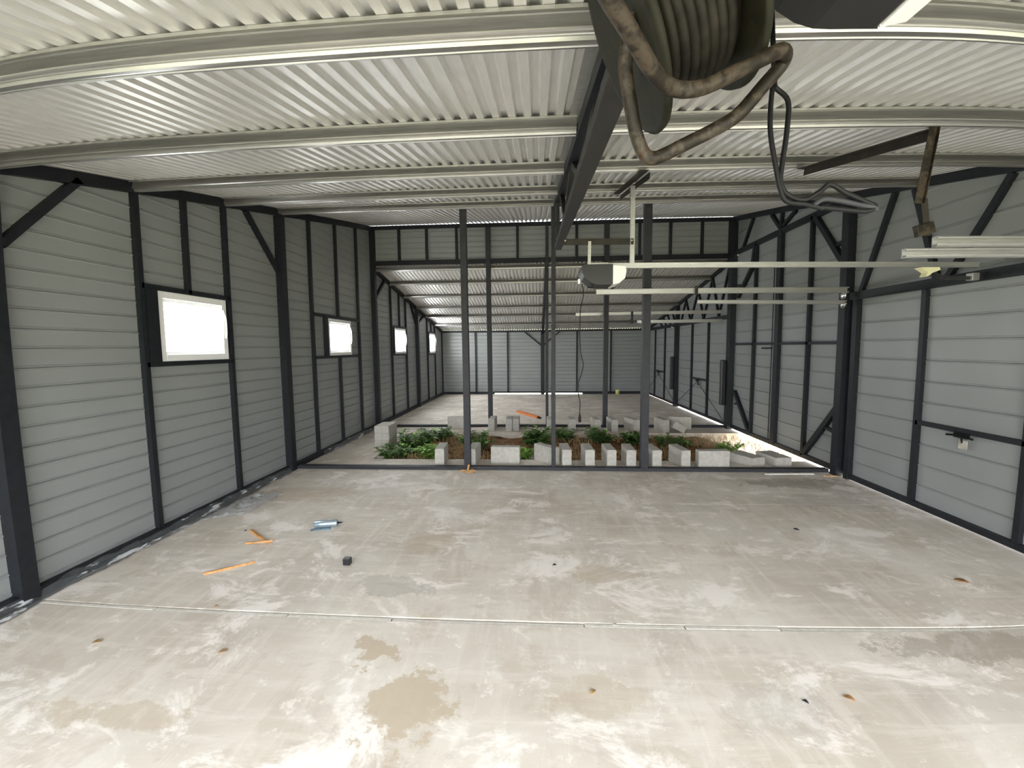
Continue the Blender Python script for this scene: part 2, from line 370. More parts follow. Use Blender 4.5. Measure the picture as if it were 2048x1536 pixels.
# split the sheet into near (high roof) and far (low roof) halves so that each is trimmed to its own roof line
def left_half(y0, y1, ws_):
    mb = MB(); y = y0
    for (a, b_, c, d) in ws_:
        sheet(mb, SL, -1, y, a, .02, 4.3, PL, ZL); sheet(mb, SL, -1, a, b_, .02, c, PL, ZL); sheet(mb, SL, -1, a, b_, d, 4.3, PL, ZL); y = b_
    sheet(mb, SL, -1, y, y1, .02, 4.3, PL, ZL); return mb
wl = struct(left_half(Y0, YB, wins[:2]).build('wall_left', M['wall'], cut=[cutH]), 'grey ribbed sheet left wall with black studs and small windows', 'wall')
left_half(YB, YC+.05, wins[2:]).build('far_sheet', M['wall'], wl, cut=[cutL])
FR = M['frame']
def lbar(name, p0, p1, w=.046, d=.045, m=FR, parent=None):   # p = (y, z) on the left wall
    return MB().bar((SL, *p0), (SL, *p1), w, d, (1,0,0)).build(name, m, parent or wl)
lbar('base_rail', (Y0, .035), (YC, .035), .07, .06)
lbar('top_rail', (Y0, rz(Y0)-.044), (YB, rz(YB)-.044), .085, .05)
lbar('top_rail', (YB, rl(YB)-.039), (YC, rl(YC)-.039), .075, .05)
for y in (2.285, 5.30, 8.40, 11.39):
    top = rz(y) if y < 8.39 else (rz(8.38) if y < 9 else rl(y))
    lbar('main_post', (y, .0), (y, top-.08), .10, .09)
for y in (3.315, 4.34, 6.045, 7.665): lbar('stud', (y, .06), (y, rz(y)-.08))
for y in (9.41, 10.47, 12.51, 13.41): lbar('stud', (y, .06), (y, rl(y)-.08))
lbar('stud', (14.42, .06), (14.42, rl(14.4)-.05))
for y, z1, zt in ((3.817, 2.145, rz(3.817)), (6.86, 2.13, rz(6.86)), (9.985, 2.12, rl(9.985)), (12.96, 2.11, rl(12.96))): lbar('short_stud', (y, z1), (y, zt-.08), .04)
lbar('short_stud', (6.865, .06), (6.865, 1.48), .04)
for (a, b_, z0, z1) in ((3.315, 4.34, 1.49, 2.155), (6.045, 7.665, 1.483, 2.125), (9.41, 10.47, 1.47, 2.115), (12.51, 13.41, 1.445, 2.105)):
    lbar('window_rail', (a, z0), (b_, z0), .04); lbar('window_rail', (a, z1), (b_, z1), .042)
for y, w in ((3.40, .11), (6.43, .08), (9.52, .05), (12.63, .05)): lbar('jamb', (y, 1.48), (y, 2.13), w, .05)
for p, q in (((2.87, 2.84), (2.36, 2.27)), ((4.69, rz(4.69)-.09), (5.27, 2.60)), ((9.10, rl(9.1)-.05), (8.46, 2.60)), ((10.90, rl(10.9)-.05), (11.36, 2.28)), ((12.22, rl(12.22)-.05), (11.45, 2.27))):
    lbar('brace', p, q, .05, .05)
# windows
for k, (a, b_, c, d) in enumerate(wins):
    w = MB(); x0, x1 = SL-.05, SL+.035
    fr = .062 if k == 0 else .055
    w.box(x0, x1, a, a+fr, c, d); w.box(x0, x1, b_-fr, b_, c, d); w.box(x0, x1, a+fr, b_-fr, c, c+fr); w.box(x0, x1, a+fr, b_-fr, d-fr, d)
    W = struct(w.build(f'window_{k+1}', M['white'], bevel=.004), f'small white framed window in the left wall, {ORD[k]} from the camera', 'window')
    s = MB(); i = fr+.028; x2, x3 = SL-.045, SL+.005
    s.box(x2, x3, a+fr, a+i, c+fr, d-fr); s.box(x2, x3, b_-i, b_-fr, c+fr, d-fr); s.box(x2, x3, a+i, b_-i, c+fr, c+i); s.box(x2, x3, a+i, b_-i, d-i, d-fr)
    s.build('window_sash', M['white'], W, .003)
    MB().box(SL-.03, SL-.025, a+i, b_-i, c+i, d-i).build('pane', M['glass'], W)
    MB().tube(smooth_path([(SL+.036, b_-fr*.75, d-.11), (SL+.052, b_-fr*.78, d-.16), (SL+.055, b_-fr*.62, d-.20), (SL+.052, b_-fr*.55, d-.34), (SL+.04, b_-fr*.5, d-.40)]), .008, 8).build('window_latch', M['white'], W)
# crumpled polythene along the left base
def film(name, y0, y1, wid, seed, label):
    rnd = random.Random(seed); mb = MB(); n = int((y1-y0)*40); cols = 9; vs = []
    for i in range(n+1):
        y = y0 + (y1-y0)*i/n; wv = wid*(.7+.5*noise.noise((y*2.2, seed, 0)))
        for j in range(cols):
            s = j/(cols-1); x = XL+.018 + wv*s
            z = .004 + (.05*(1-s)**2) + .05*abs(noise.noise((y*4.5, s*2.1, seed))) * (1-.6*s) + .016*abs(noise.noise((y*11, s*4, seed+4)))
            vs.append((x, y, z))
    mb.add(vs, [(i*cols+j, i*cols+j+1, (i+1)*cols+j+1, (i+1)*cols+j) for i in range(n) for j in range(cols-1)], True)
    return tag(mb.build(name, M['film'], loc=(XL+.05, (y0+y1)/2, 0), solid=.001), label, 'plastic sheet')
film('plastic_sheet', 1.9, 5.25, .10, 3, 'crumpled clear plastic strip along the foot of the left wall')
film('plastic_sheet', 6.1, 8.2, .07, 8, 'crinkled plastic strip at the wall foot by the stacked blocks')
mb = MB(); vs = []; n = 26
for i in range(n):
    for j in range(n):
        u, v = i/(n-1)-.5, j/(n-1)-.5
        x = -3.02 + u*.34 + .05*noise.noise((u*6, v*6, 1)); y = 4.0 + v*.62 + u*.2
        z = .01 + .09*abs(noise.noise((u*9, v*9, 2)))*max(0, 1-2.4*abs(u)) + .02*abs(noise.noise((u*25, v*25, 3)))
        vs.append((x, y, z))
mb.add(vs, [(i*n+j, i*n+j+1, (i+1)*n+j+1, (i+1)*n+j) for i in range(n-1) for j in range(n-1)], True)
tag(mb.build('plastic_wrap', M['wrap'], loc=(-3.02, 4, 0), solid=.001), 'loose heap of clear plastic wrap spilling onto the floor below the first window', 'plastic wrap')

# ------------------------------------------------------------------ right wall and its doors
PRW = .2035; ZRW = .033
rw = MB()
sheet(rw, SR, 1, Y0, YA, 2.12, 4.3, PRW, ZRW); sheet(rw, SR, 1, YA, YB, 3.30, 4.3, PRW, ZRW)
sheet(rw, SR, 1, 2.0, 2.36, .0, 2.12, PRW, ZRW); sheet(rw, SR, 1, 5.03, YA+.10, .02, 2.12, PRW, ZRW); sheet(rw, SR, 1, YA, YA+.10, 2.12, 3.30, PRW, ZRW)
wr = struct(rw.build('wall_right', M['wall'], cut=[cutH]), 'grey sheet right wall above the doors with black web braces', 'wall')
q = MB(); sheet(q, SR, 1, YB, YC+.05, 2.12, 4.3, PRW, ZRW); sheet(q, SR, 1, YB-.24, YB+.10, .02, 2.12, PRW, ZRW); sheet(q, SR, 1, YB-.24, YB, 2.12, 3.29, PRW, ZRW); sheet(q, SR, 1, 11.33, 11.58, .0, 2.12, PRW, ZRW); sheet(q, SR, 1, 14.33, YC+.05, .0, 2.12, PRW, ZRW); q.build('far_sheet', M['wall'], wr, cut=[cutL])
q = MB(); sheet(q, SR, 1, Y0, 2.0, .0, 2.12, PRW, ZRW); q.build('near_sheet', M['wall'], wr)
def rbar(name, p0, p1, w=.046, d=.045, m=FR, parent=None, off=0):
    return MB().bar((SR, *p0), (SR, *p1), w, d, (-1,0,0), off).build(name, m, parent or wr)
rbar('header_beam', (Y0, 2.172), (YA-.1, 2.172), .085, .07); rbar('header_beam', (YB, 2.165), (YC, 2.165), .08, .07)
rbar('top_rail', (Y0, rz(Y0)-.044), (YB, rz(YB)-.044), .085, .05); rbar('top_rail', (YB, rl(YB)-.039), (YC, rl(YC)-.039), .075, .05)
rbar('main_post', (5.275, 0), (5.275, rz(5.275)-.08), .11, .10); rbar('main_post', (8.31, 0), (8.31, rz(8.3)-.08), .15, .10)
rbar('main_post', (5.115, .0), (5.115, 2.15), .07, .06)
rbar('main_post', (11.45, 0), (11.45, 2.15), .12, .10); rbar('main_post', (14.40, 0), (14.40, 2.15), .08, .06)
webs = [(5.08, 2.2, 4.66, rz(4.66)-.09), (4.42, rz(4.42)-.09, 4.13, 2.2), (4.03, 2.2, 3.5, rz(3.5)-.09), (3.3, rz(3.3)-.09, 3.0, 2.2), (2.9, 2.2, 2.45, rz(2.45)-.09),
        (7.98, 3.35, 7.63, rz(7.63)-.09), (7.05, rz(7.05)-.09, 6.80, 3.4), (6.78, 3.35, 6.75, rz(6.75)-.09), (6.72, 3.4, 6.40, rz(6.40)-.09)]
for a in webs: rbar('web', a[:2], a[2:], .05, .045)
zz = [8.5, 8.95, 9.3, 9.75, 10.1, 10.55, 10.9, 11.25]
for i in range(len(zz)-1):
    y0, y1 = zz[i], zz[i+1]
    p = ((y0, 2.2), (y1, rl(y1)-.08)) if i % 2 else ((y0, rl(y0)-.08), (y1, 2.2))
    rbar('web', *p, .045, .04)
for y in (11.7, 12.1, 12.5, 12.9): rbar('web', (y, 2.2), (y+.3, rl(y+.3)-.05), .04, .04)
rbar('web', (11.45, 2.2), (11.45, rl(11.45)-.05), .11, .09)

def garage_door(num, y0, y1, studs, railz, label, gap, z1=2.125, cables=False):
    mb = MB(); sheet(mb, SR-.002, 1, y0, y1, gap+.02, z1, PRW, ZRW)
    D = struct(mb.build(f'door_{num}', M['wall']), label, 'garage door')
    f = MB(); X = SR
    f.bar((X, y0, gap+.03), (X, y1, gap+.03), .05, .05, (-1,0,0)); f.build('bottom_rail', FR, D)
    for y in studs: MB().bar((X, y, gap+.05), (X, y, z1), .05, .045, (-1,0,0)).build('door_stud', FR, D)
    MB().bar((X, y0+.02, gap+.05), (X, y0+.02, z1), .045, .04, (-1,0,0)).build('door_stud', FR, D)
    ya, yb = studs[0], studs[1]
    MB().bar((X, ya, railz), (X, yb, railz), .042, .045, (-1,0,0)).build('lock_rail', FR, D)
    ym = (ya+yb)/2; h = MB()
    h.box(X-.075, X-.045, ym-.06, ym+.06, railz-.055, railz-.01)
    h.tube([(X-.08, ym-.12, railz-.045), (X-.085, ym, railz-.03), (X-.08, ym+.12, railz-.045)], .009, 8)
    h.tube([(X-.06, ym, railz-.05), (X-.05, ym, railz-.10)], .007, 8)
    H = h.build('lock_handle', M['rubber'], D)
    MB().box(X-.052, X-.046, ym-.045, ym+.03, railz-.15, railz-.075).build('latch_plate', M['post'] if cables else M['stone'], H)
    if cables:
        for ye in (y0+.06, y1-.06):
            MB().tube([(X-.06, ym, railz-.06), (X-.055, ye, .12)], .006, 6).build('cable', M['rubber'], D)
    return D
garage_door(1, 2.32, 5.07, (3.26, 4.24), .843, 'near garage door of wide grey boards with a black lock rail and handle', .008)
garage_door(3, 8.47, 11.38, (9.43, 10.40), .845, 'far garage door nearer the middle with crossed lock cables', .028, cables=True)
garage_door(4, 11.53, 14.36, (12.56, 13.57), .855, 'farthest garage door beside the back wall with crossed lock cables', .012, cables=True)
for y in (8.38, 11.50):
    MB().box(XR-.145, XR-.058, y-.045, y+.045, .45, 1.33).build('spring_case', M['dark'], wr, .012)
for y, z in ((5.16, 2.18), (5.16, 2.08), (11.5, 2.10)):
    MB().lathe([(0,0),(.045,0),(.05,.012),(.045,.024),(.02,.03),(0,.03)], (XR-.11, y, z), (-1,0,0), 16).build('pulley', M['chrome'], wr)
# tall double door between the two cross frames
mb = MB(); sheet(mb, SR-.002, 1, 5.38, 6.74, .05, 3.30, PRW, ZRW); sheet(mb, SR-.002, 1, 6.76, 8.14, .05, 3.30, PRW, ZRW)
D2 = struct(mb.build('door_2', M['wall']), 'tall grey double door with black frame and corner braces beside the trench', 'double door')
def dbar(name, a, b_, w=.05, d=.05): return MB().bar((SR, *a), (SR, *b_), w, d, (-1,0,0)).build(name, FR, D2)
dbar('door_frame', (5.36, .06), (8.2, .06), .06); dbar('door_frame', (5.36, 3.33), (8.2, 3.33), .085)
dbar('door_stile', (6.75, .06), (6.75, 3.33), .11, .06); dbar('door_stile', (6.0, .06), (6.0, 3.33), .05); dbar('door_stile', (7.48, .06), (7.48, 3.33), .05)
dbar('mid_rail', (5.34, 1.63), (6.70, 1.63), .04); dbar('mid_rail', (6.80, 1.63), (8.15, 1.63), .04)
for a, b_ in (((5.36, .82), (5.97, .10)), ((8.12, .75), (7.53, .10)), ((5.94, 3.31), (5.31, 2.52)), ((7.60, 2.95), (8.10, 2.50)), ((7.60, 2.95), (7.52, 3.3))): dbar('corner_brace', a, b_, .065, .06)
for a, b_ in (((5.34, .50), (5.62, .555)), ((8.1, .51), (7.95, .54)), ((5.33, 2.86), (5.55, 2.83)), ((8.15, 2.72), (7.98, 2.68))): dbar('brace_tie', a, b_, .04, .04)
h = MB(); h.tube([(XR-.01, 6.86, .12), (XR-.01, 6.86, 2.9)], .009, 8); h.build('bolt_rod', M['post'], D2)
h = MB(); h.tube([(XR-.01, 6.84, 1.56), (XR-.07, 6.86, 1.56), (XR-.07, 7.04, 1.56)], .011, 8); h.build('door_handle', M['rubber'], D2)

# ------------------------------------------------------------------ back wall and clerestory
mb = MB(); sheet_y(mb, YC+.045, 1, SL, SR, .035, 2.5, .125, .06)
wb = struct(mb.build('wall_back', M['wall'], cut=[((0,YB,rl(YB)-.004), Vector((0,.1727,1)).normalized())]), 'grey ribbed sheet back wall with black studs and daylight under it', 'wall')
def ybar(parent, name, y, p0, p1, w, d=.045, m=FR): return MB().bar((p0[0], y, p0[1]), (p1[0], y, p1[1]), w, d, (0,-1,0)).build(name, m, parent)
yb_ = YC+.045
ybar(wb, 'base_rail', yb_, (SL, .04), (-1.5, .04), .085); ybar(wb, 'base_rail', yb_, (-1.5, .066), (1.55, .066), .05); ybar(wb, 'base_rail', yb_, (1.55, .045), (SR, .045), .095)
ybar(wb, 'top_rail', yb_, (SL, rl(YC)-.037), (SR, rl(YC)-.037), .07)
for x in (-2.14, -1.02, 1.362, 2.50): ybar(wb, 'stud', yb_, (x, .05), (x, rl(YC)-.06), .055)
ybar(wb, 'main_post', yb_, (.187, 0), (.187, rl(YC)-.06), .12, .1)
ybar(wb, 'brace', yb_, (-.418, 2.15), (.143, 1.69), .045); ybar(wb, 'brace', yb_, (.76, 2.15), (.23, 1.70), .045)
mb = MB(); sheet_y(mb, YB+.045, 1, SL, SR, 3.30, 3.985, .105, .03)
wc = struct(mb.build('wall_clerestory', M['wall']), 'dark sheet clerestory panel between the high and low roofs', 'wall')
yc_ = YB+.045
ybar(wc, 'top_rail', yc_, (SL, 3.996), (SR, 3.996), .07); ybar(wc, 'bottom_rail', yc_, (SL, 3.305), (SR, 3.305), .085, .06)
for x in (-2.734, -2.177, -1.579, -.377, .77, 1.972, 2.552, 3.147): ybar(wc, 'stud', yc_, (x, 3.3), (x, 3.97), .05)
ybar(wc, 'stud', yc_, (-3.26, 3.2), (-3.26, 3.97), .07); ybar(wc, 'stud', yc_, (3.68, 3.2), (3.68, 3.97), .07)

# ------------------------------------------------------------------ free-standing posts and floor beams
def floor_beam(y, label):
    o = MB().box(XL+.03, XR-.03, y-.045, y+.045, .0, .042).build('floor_beam', M['post'], bevel=.004, loc=(0, y, 0)); tag(o, label, 'beam')
floor_beam(5.42, 'long dark steel sill beam on the slab in front of the near row of blocks')
floor_beam(8.42, 'long dark steel sill beam on the slab behind the far row of blocks')
def post(x, y, z1, w, label, m, grp=None):
    t = thing('steel_post', (x, y, .042), label, 'post', grp)
    MB().box(x-w/2, x+w/2, y-w/2, y+w/2, .042, z1).build('shaft', m, t, .004)
    return t
post(-.93, 5.42, rz(5.4)-.03, .082, 'grey steel post nearest the left wall on the near sill beam', M['post'])
post(.208, 5.42, rz(5.4)-.05, .055, 'slim grey post under the end of the roof truss', M['post'])
post(1.367, 5.42, rz(5.4)-.03, .092, 'grey steel post on the near sill beam by the garage door motor rail', M['post'])
post(-.955, 8.38, 3.95, .09, 'dark post on the far sill beam, left of three under the clerestory', M['post'])
post(.196, 8.38, 3.95, .055, 'slim dark post on the far sill beam, middle of three under the clerestory', M['post'])
post(1.345, 8.38, 3.95, .09, 'dark post on the far sill beam, right of three under the clerestory', M['post'])
for x, z in ((1.28, 2.55),):
    MB().bar((1.38, 8.36, 2.62), (1.75, 8.36, 3.2), .045, .04, (0,-1,0)).build('brace', FR, wc)

# ------------------------------------------------------------------ concrete blocks
def block_mesh():
    mb = MB(); mb.box(-.0625, .0625, -.20, .20, 0, .24)
    o = mb.build('concrete_block', M['block']); me = o.data
    bm = bmesh.new(); bm.from_mesh(me)
    bmesh.ops.bevel(bm, geom=bm.edges[:], offset=.006, segments=2, affect='EDGES')
    bmesh.ops.subdivide_edges(bm, edges=[e for e in bm.edges if e.calc_length() > .08], cuts=5, use_grid_fill=True)
    for v in bm.verts: v.co += Vector(noise.noise_vector(v.co*14))*.0022
    bm.to_mesh(me); bm.free(); return o
first = block_mesh(); used = [False]
def put_block(x, y, z, rzd, label, grp, rot=(0,0), size=(1,1,1)):
    o = first if not used[0] else first.copy()
    if used[0]: C.objects.link(o)
    used[0] = True
    o.location = (x, y, z); o.rotation_euler = (R(rot[0]), R(rot[1]), R(rzd)); o.scale = size
    return tag(o, label, 'concrete block', grp)
G1, G2 = 'near row of blocks along the trench', 'far row of blocks along the trench'
N1 = [(-1.352, 5.735, 4, 'grey block on end in the near row, first right of the weeds on the left'),
      (-.895, 5.735, -3, 'grey block standing partly behind the leftmost near post'),
      (-.445, 5.715, 87, 'grey block set lengthwise facing the camera, just right of the leftmost near post'),
      (.125, 5.775, 41, 'grey block turned at an angle behind the slim middle post'),
      (.380, 5.722, 3, 'grey block end-on immediately right of the slim middle post'),
      (.685, 5.725, 3, 'grey block end-on in the near row, second right of the slim middle post'),
      (.972, 5.725, 2, 'grey block end-on in the near row, third right of the slim middle post'),
      (1.238, 5.725, -1, 'grey block end-on in the near row, just left of the right near post'),
      (1.555, 5.73, 4, 'grey block end-on tucked behind the right near post'),
      (1.915, 5.72, 7, 'grey block end-on in the near row, last before the lengthwise one'),
      (2.292, 5.565, 91, 'grey block set lengthwise in the near row beside the lying blocks')]
for x, y, a, lb in N1: put_block(x, y, 0, a, lb, G1)
put_block(2.79, 5.83, .0625, 22, 'grey block lying flat near the right end of the near row', G1, (0, 90)); bpy.context.view_layer.update()
o = C.objects[-1] if False else None
N2 = [(-1.595, 8.225, 91, 'grey block set lengthwise in the far row behind the leftmost near post'),
      (-.885, 8.12, -2, 'grey block end-on at the foot of the left far post'),
      (-.55, 8.125, 0, 'left block of the close pair in the far row'),
      (-.42, 8.15, 0, 'right block of the close pair in the far row'),
      (.25, 8.08, 2, 'grey block in the far row half hidden by the slim middle post'),
      (.66, 8.07, 0, 'grey block in the far row below the hanging plug'),
      (1.118, 8.07, 4, 'grey block in the far row left of the right far post'),
      (1.43, 8.075, 5, 'grey block in the far row right of the right far post'),
      (1.80, 8.06, 17, 'grey block turned to show its long side in the far row'),
      (2.355, 8.06, 9, 'grey block in the far row holding up the tilted block')]
for x, y, a, lb in N2: put_block(x, y, 0, a, lb, G2)
def flat(x, y, z, a, lb, grp, th=1):   # on its broad side: long axis still along y before the turn
    o = put_block(x, y, z, 0, lb, grp, (0,0), (th,1,1))
    o.rotation_euler = (Matrix.Rotation(R(a), 4, 'Z') @ Matrix.Rotation(R(90), 4, 'Y')).to_euler()
    c = Vector((.0, 0, .12)); o.location = Vector((x, y, z+.0625*th)) - (o.rotation_euler.to_matrix() @ c)
    return o
bpy.data.objects.remove(C.objects[[q.name for q in C.objects if q.get('label', '').startswith('grey block lying flat near')][0]])
flat(2.84, 5.80, 0, 22, 'grey block lying flat, left of two at the right end of the near row', G1)
flat(3.21, 5.81, 0, 9, 'grey block lying flat at the far right end of the near row', G1)
flat(-2.545, 6.815, 0, 0, 'bottom block of the stack beside the left wall', 'stacked blocks by the left wall', .93)
flat(-2.545, 6.815, .118, 1, 'middle block of the stack beside the left wall', 'stacked blocks by the left wall', .93)
flat(-2.543, 6.818, .236, -1, 'top block of the stack beside the left wall', 'stacked blocks by the left wall', .93)
put_block(2.77, 8.285, 0, 86, 'grey block standing just behind the tilted block', G2)
o = put_block(2.50, 7.99, .0, 0, 'tilted block leaning on its neighbour in the far row', G2)
o.rotation_euler = (0, R(-62), R(3)); o.location = (2.70, 7.99, .058)

# ------------------------------------------------------------------ plants in the trench
def leaf(mb, p, d, L, W, up):
    d = d.normalized(); s = d.cross(up); s = s.normalized() if s.length > 1e-4 else Vector((1,0,0)); n = s.cross(d)
    a = p + d*L*.45 - n*W*.15; t = p + d*L - n*L*.18
    mb.add([p, a + s*W/2 + n*W*.2, t, a - s*W/2 + n*W*.2, a], [(0,4,1),(1,4,2),(2,4,3),(3,4,0)], True)
def weed(x, y, h, spread, nst, label, m, grp, broad=1.0, seed=0):
    rnd = random.Random(seed); t = thing('weed_plant', (x, y, -.09), label, 'weed', grp); st = MB(); lf = MB(); tips = MB()
    for k in range(nst):
        a = rnd.uniform(0, 6.283); r = rnd.uniform(0, spread)*.6; b0 = Vector((x + r*.8*math.cos(a), y + r*.8*math.sin(a), -.1))
        hh = h*rnd.uniform(.6, 1.3); tip = b0 + Vector((math.cos(a)*spread*rnd.uniform(.2, .6), math.sin(a)*spread*rnd.uniform(.2, .6), hh))
        tip.y = min(max(tip.y, TY0+.05), TY1-.05)
        mid = (b0+tip)/2 + Vector((0,0,hh*.12)); path = smooth_path([b0, mid, tip], 4); st.tube(path, [.005*(1-i/len(path)*.7) for i in range(len(path))], 5)
        for i in range(2, len(path)):
            for j in range(rnd.choice((2, 3, 3))):
                aa = rnd.uniform(0, 6.283); d = Vector((math.cos(aa), math.sin(aa), rnd.uniform(-.1, .7)))
                L = rnd.uniform(.06, .13)*broad
                leaf(tips if i > len(path)-2 and m is M['leafd'] and k % 3 == 0 else lf, path[i], d, L, L*rnd.uniform(.34, .5), Vector((0,0,1)))
    st.build('stems', M['stem'], t); lf.build('foliage', m, t)
    if tips.v: tips.build('young_leaves', M['leafl'], t)
    return t
GW = 'weeds growing in the trench'
weed(-2.22, 6.18, .17, .30, 26, 'low dark weed at the near left corner of the trench', M['leafd'], GW, 1.0, 1)
weed(-2.02, 6.75, .30, .34, 40, 'big dark green weed right of the stacked blocks', M['leafd'], GW, 1.1, 2)
weed(-1.78, 7.45, .20, .28, 22, 'dark weed at the far edge behind the big weed', M['leafd'], GW, 1.0, 3)
weed(-1.62, 6.12, .20, .20, 18, 'bright lime green weed left of the first near block', M['leafl'], GW, 1.2, 4)
weed(-1.05, 6.85, .22, .32, 34, 'bushy green weed behind the leftmost near post', M['leafd'], GW, .9, 5)
weed(-.20, 6.13, .16, .12, 10, 'small bright weed between the lengthwise and angled blocks', M['leafl'], GW, 1.1, 6)
weed(.0, 6.95, .26, .30, 34, 'leafy green weed left of the slim middle post', M['leafd'], GW, 1.15, 7)
weed(.46, 7.45, .18, .24, 24, 'dark creeping weed right behind the slim middle post', M['leafd'], GW, .9, 8)
weed(1.08, 7.35, .20, .26, 26, 'dark weed near the far edge left of the right far post', M['leafd'], GW, 1.0, 9)
weed(1.70, 7.30, .18, .26, 24, 'dark weed at the far edge behind the right near post', M['leafd'], GW, 1.0, 10)
weed(2.25, 7.05, .14, .34, 24, 'low dark weed between the right near post and the daylight gap', M['leafd'], GW, .9, 11)
weed(3.02, 6.75, .12, .24, 18, 'pale sunlit weed close to the daylight gap', M['leafl'], GW, .8, 12)
rnd = random.Random(5); mb = MB()
for k in range(4200):
    x = rnd.uniform(TX0+.1, 3.9); y = rnd.uniform(TY0+.04, TY1-.05)
    if noise.noise((x*1.1, y*1.4, 8)) < -.12 and x < 2.6: continue
    z = -.1; L = rnd.uniform(.05, .16); a = rnd.uniform(0, 6.283); tl = rnd.uniform(.3, 1.2)
    d = Vector((math.cos(a)*tl, math.sin(a)*tl*.7, 1)).normalized(); p = Vector((x, y, z + .02)); s = d.cross(Vector((0,1,0))).normalized()*.0035
    tip = p + d*L; tip.y = min(max(tip.y, TY0+.01), TY1-.01)
    mb.add([p-s, p+s, (p+tip)/2 + s*.8 + Vector((0,0,.01)), tip, (p+tip)/2 - s*.8 + Vector((0,0,.01))], [(0,1,2,3,4)])
gr = mb.build('dry_grass', M['straw'], loc=(.6, 6.9, -.09)); tag(gr, 'dry brown grass covering the soil in the trench', 'grass', None, 'stuff')
def stone(x, y, z, s, label):
    mb = MB(); bm = bmesh.new(); bmesh.ops.create_icosphere(bm, subdivisions=3, radius=1)
    vs = [Vector(v.co)*(1+.3*noise.noise(v.co*1.6+Vector((x,y,0)))) for v in bm.verts]
    mb.add([(x+v.x*s, y+v.y*s*.8, z+v.z*s*.6) for v in vs], [[v.index for v in f.verts] for f in bm.faces], True); bm.free()
    tag(mb.build('stone', M['stone'], loc=(x, y, z)), label, 'stone')
stone(-.03, 6.14, -.05, .10, 'rounded pale stone in the trench left of the angled block')
stone(2.95, 6.35, -.07, .13, 'pale lump of rubble in the trench by the daylight gap')
stone(-2.36, 6.06, -.03, .07, 'small stone at the near left corner of the trench')

# ------------------------------------------------------------------ garage door openers
def opener(x0, yc, zb, label, yrail=None, full=True):
    """motor body from x0 to x0+.37, underside at zb; rail runs towards +x"""
    t = thing('garage_door_opener', (x0+.18, yc, zb+.085), label, 'door opener', 'garage door openers')
    hw = .125; prof = [(.004,.155),(0,.125),(.006,.098),(.024,.066),(.052,.038),(.088,.014),(.125,.002),(.16,0),(.255,0),(.255,.165),(.02,.165)]
    b = MB(); b.extrude([(a, c) for a, c in prof], (x0, yc-hw, zb), (x0, yc+hw, zb), (1,0,0), (0,0,1)); b.build('motor_housing', M['dark'], t, .009)
    l = MB(); pl = [(.257,.0),(.31,.012),(.355,.05),(.365,.10),(.36,.145),(.257,.155)]
    l.extrude(pl, (x0, yc-hw+.004, zb), (x0, yc+hw-.004, zb), (1,0,0), (0,0,1)); l.build('light_cover', M['lens'], t, .01)
    k = MB(); k.box(x0+.05, x0+.245, yc-.035, yc+.035, zb+.167, zb+.178); k.box(x0+.06, x0+.235, yc-.03, yc-.024, zb+.178, zb+.195); k.build('mounting_plate', M['galv'], t)
    k = MB(); k.tube([(x0+.09, yc, zb-.001), (x0+.09, yc, zb-.006)], .028, 20); k.build('button_ring', M['rubber'], t)
    s = MB(); zr = zb+.150
    s.extrude([(-.017,0),(.017,0),(.017,.012),(.009,.012),(.009,.032),(.017,.032),(.017,.042),(-.017,.042),(-.017,.032),(-.009,.032),(-.009,.012),(-.017,.012)], (x0+.24, yc, zr), (3.64, yc, zr-.03), (0,1,0), (0,0,1)); s.build('rail', M['galv'], t)
    if full:
        MB().bar((x0+.075, yc-.02, zb+.178), (x0+.078, yc-.02, zb+.375), .026, .004, (0,1,0)).build('strap', M['galv'], t)
        xt = 3.22; q = MB(); q.extrude([(-.085,.0),(.075,.0),(.085,-.02),(.05,-.035),(.02,-.045),(-.02,-.075),(-.035,-.07),(-.02,-.04),(-.05,-.02)], (xt, yc-.03, zr-.03), (xt, yc+.03, zr-.03), (1,0,0), (0,0,1))
        T = q.build('trolley', M['cream'], t, .004)
        a = MB(); p = smooth_path([(xt+.05, yc, zr-.055), (xt+.09, yc, zr-.095), (xt+.16, yc, zr-.112), (xt+.36, yc, zr-.115)], 5)
        for i in range(len(p)-1): a.bar(p[i], p[i+1], .02, .028, (0,0,1), -.014)
        a.build('door_arm', M['post'], t)
        a = MB(); a.box(3.57, 3.63, yc-.03, yc+.03, zr-.135, zr-.075); a.build('door_bracket', M['galv'], t, .004)
        MB().tube([(x0-.012, yc-.05, zb+.06), (x0-.012, yc-.05, zb+.02)], .010, 8).build('antenna_tip', M['white'], t)
    return t
OY = 3.67
opener(.365, OY, 2.112, 'black garage door motor with frosted lamp end hung beyond the truss')
opener(.43, .79, 2.232, 'black garage door motor overhead at the top edge above the hanging cords', full=False)
# hangers
hg = thing('hanger_bracket', (.79, OY, 2.30), 'pale perforated strap and dark crossbar carrying the far motor rail', 'bracket')
h = MB(); h.bar((.80, OY, 2.935), (.80, OY, 2.303), .038, .004, (0,-1,0)); h.bar((.784, OY, 2.935), (.784, OY, 2.303), .03, .004, (-1,0,0)); h.build('strap', M['galv'], hg)
h = MB(); h.bar((.22, OY, 2.49), (.81, OY, 2.48), .05, .006, (0,-1,0)); h.build('crossbar', M['rustbar'], hg)
for x, z in ((.795, 2.49), (.24, 2.50), (.79, 2.84)): MB().lathe([(0,0),(.010,0),(.008,.006),(0,.008)], (x, OY-.007, z), (0,-1,0), 10).build('bolt', M['chrome'], hg)
h = MB(); h.bar((.79, 3.24, rz(3.24)-.085), (.80, 4.42, rz(4.42)-.085), .065, .004, (0,0,-1)); h.bar((.825, 3.24, rz(3.24)-.125), (.835, 4.42, rz(4.42)-.125), .045, .004, (1,0,0))
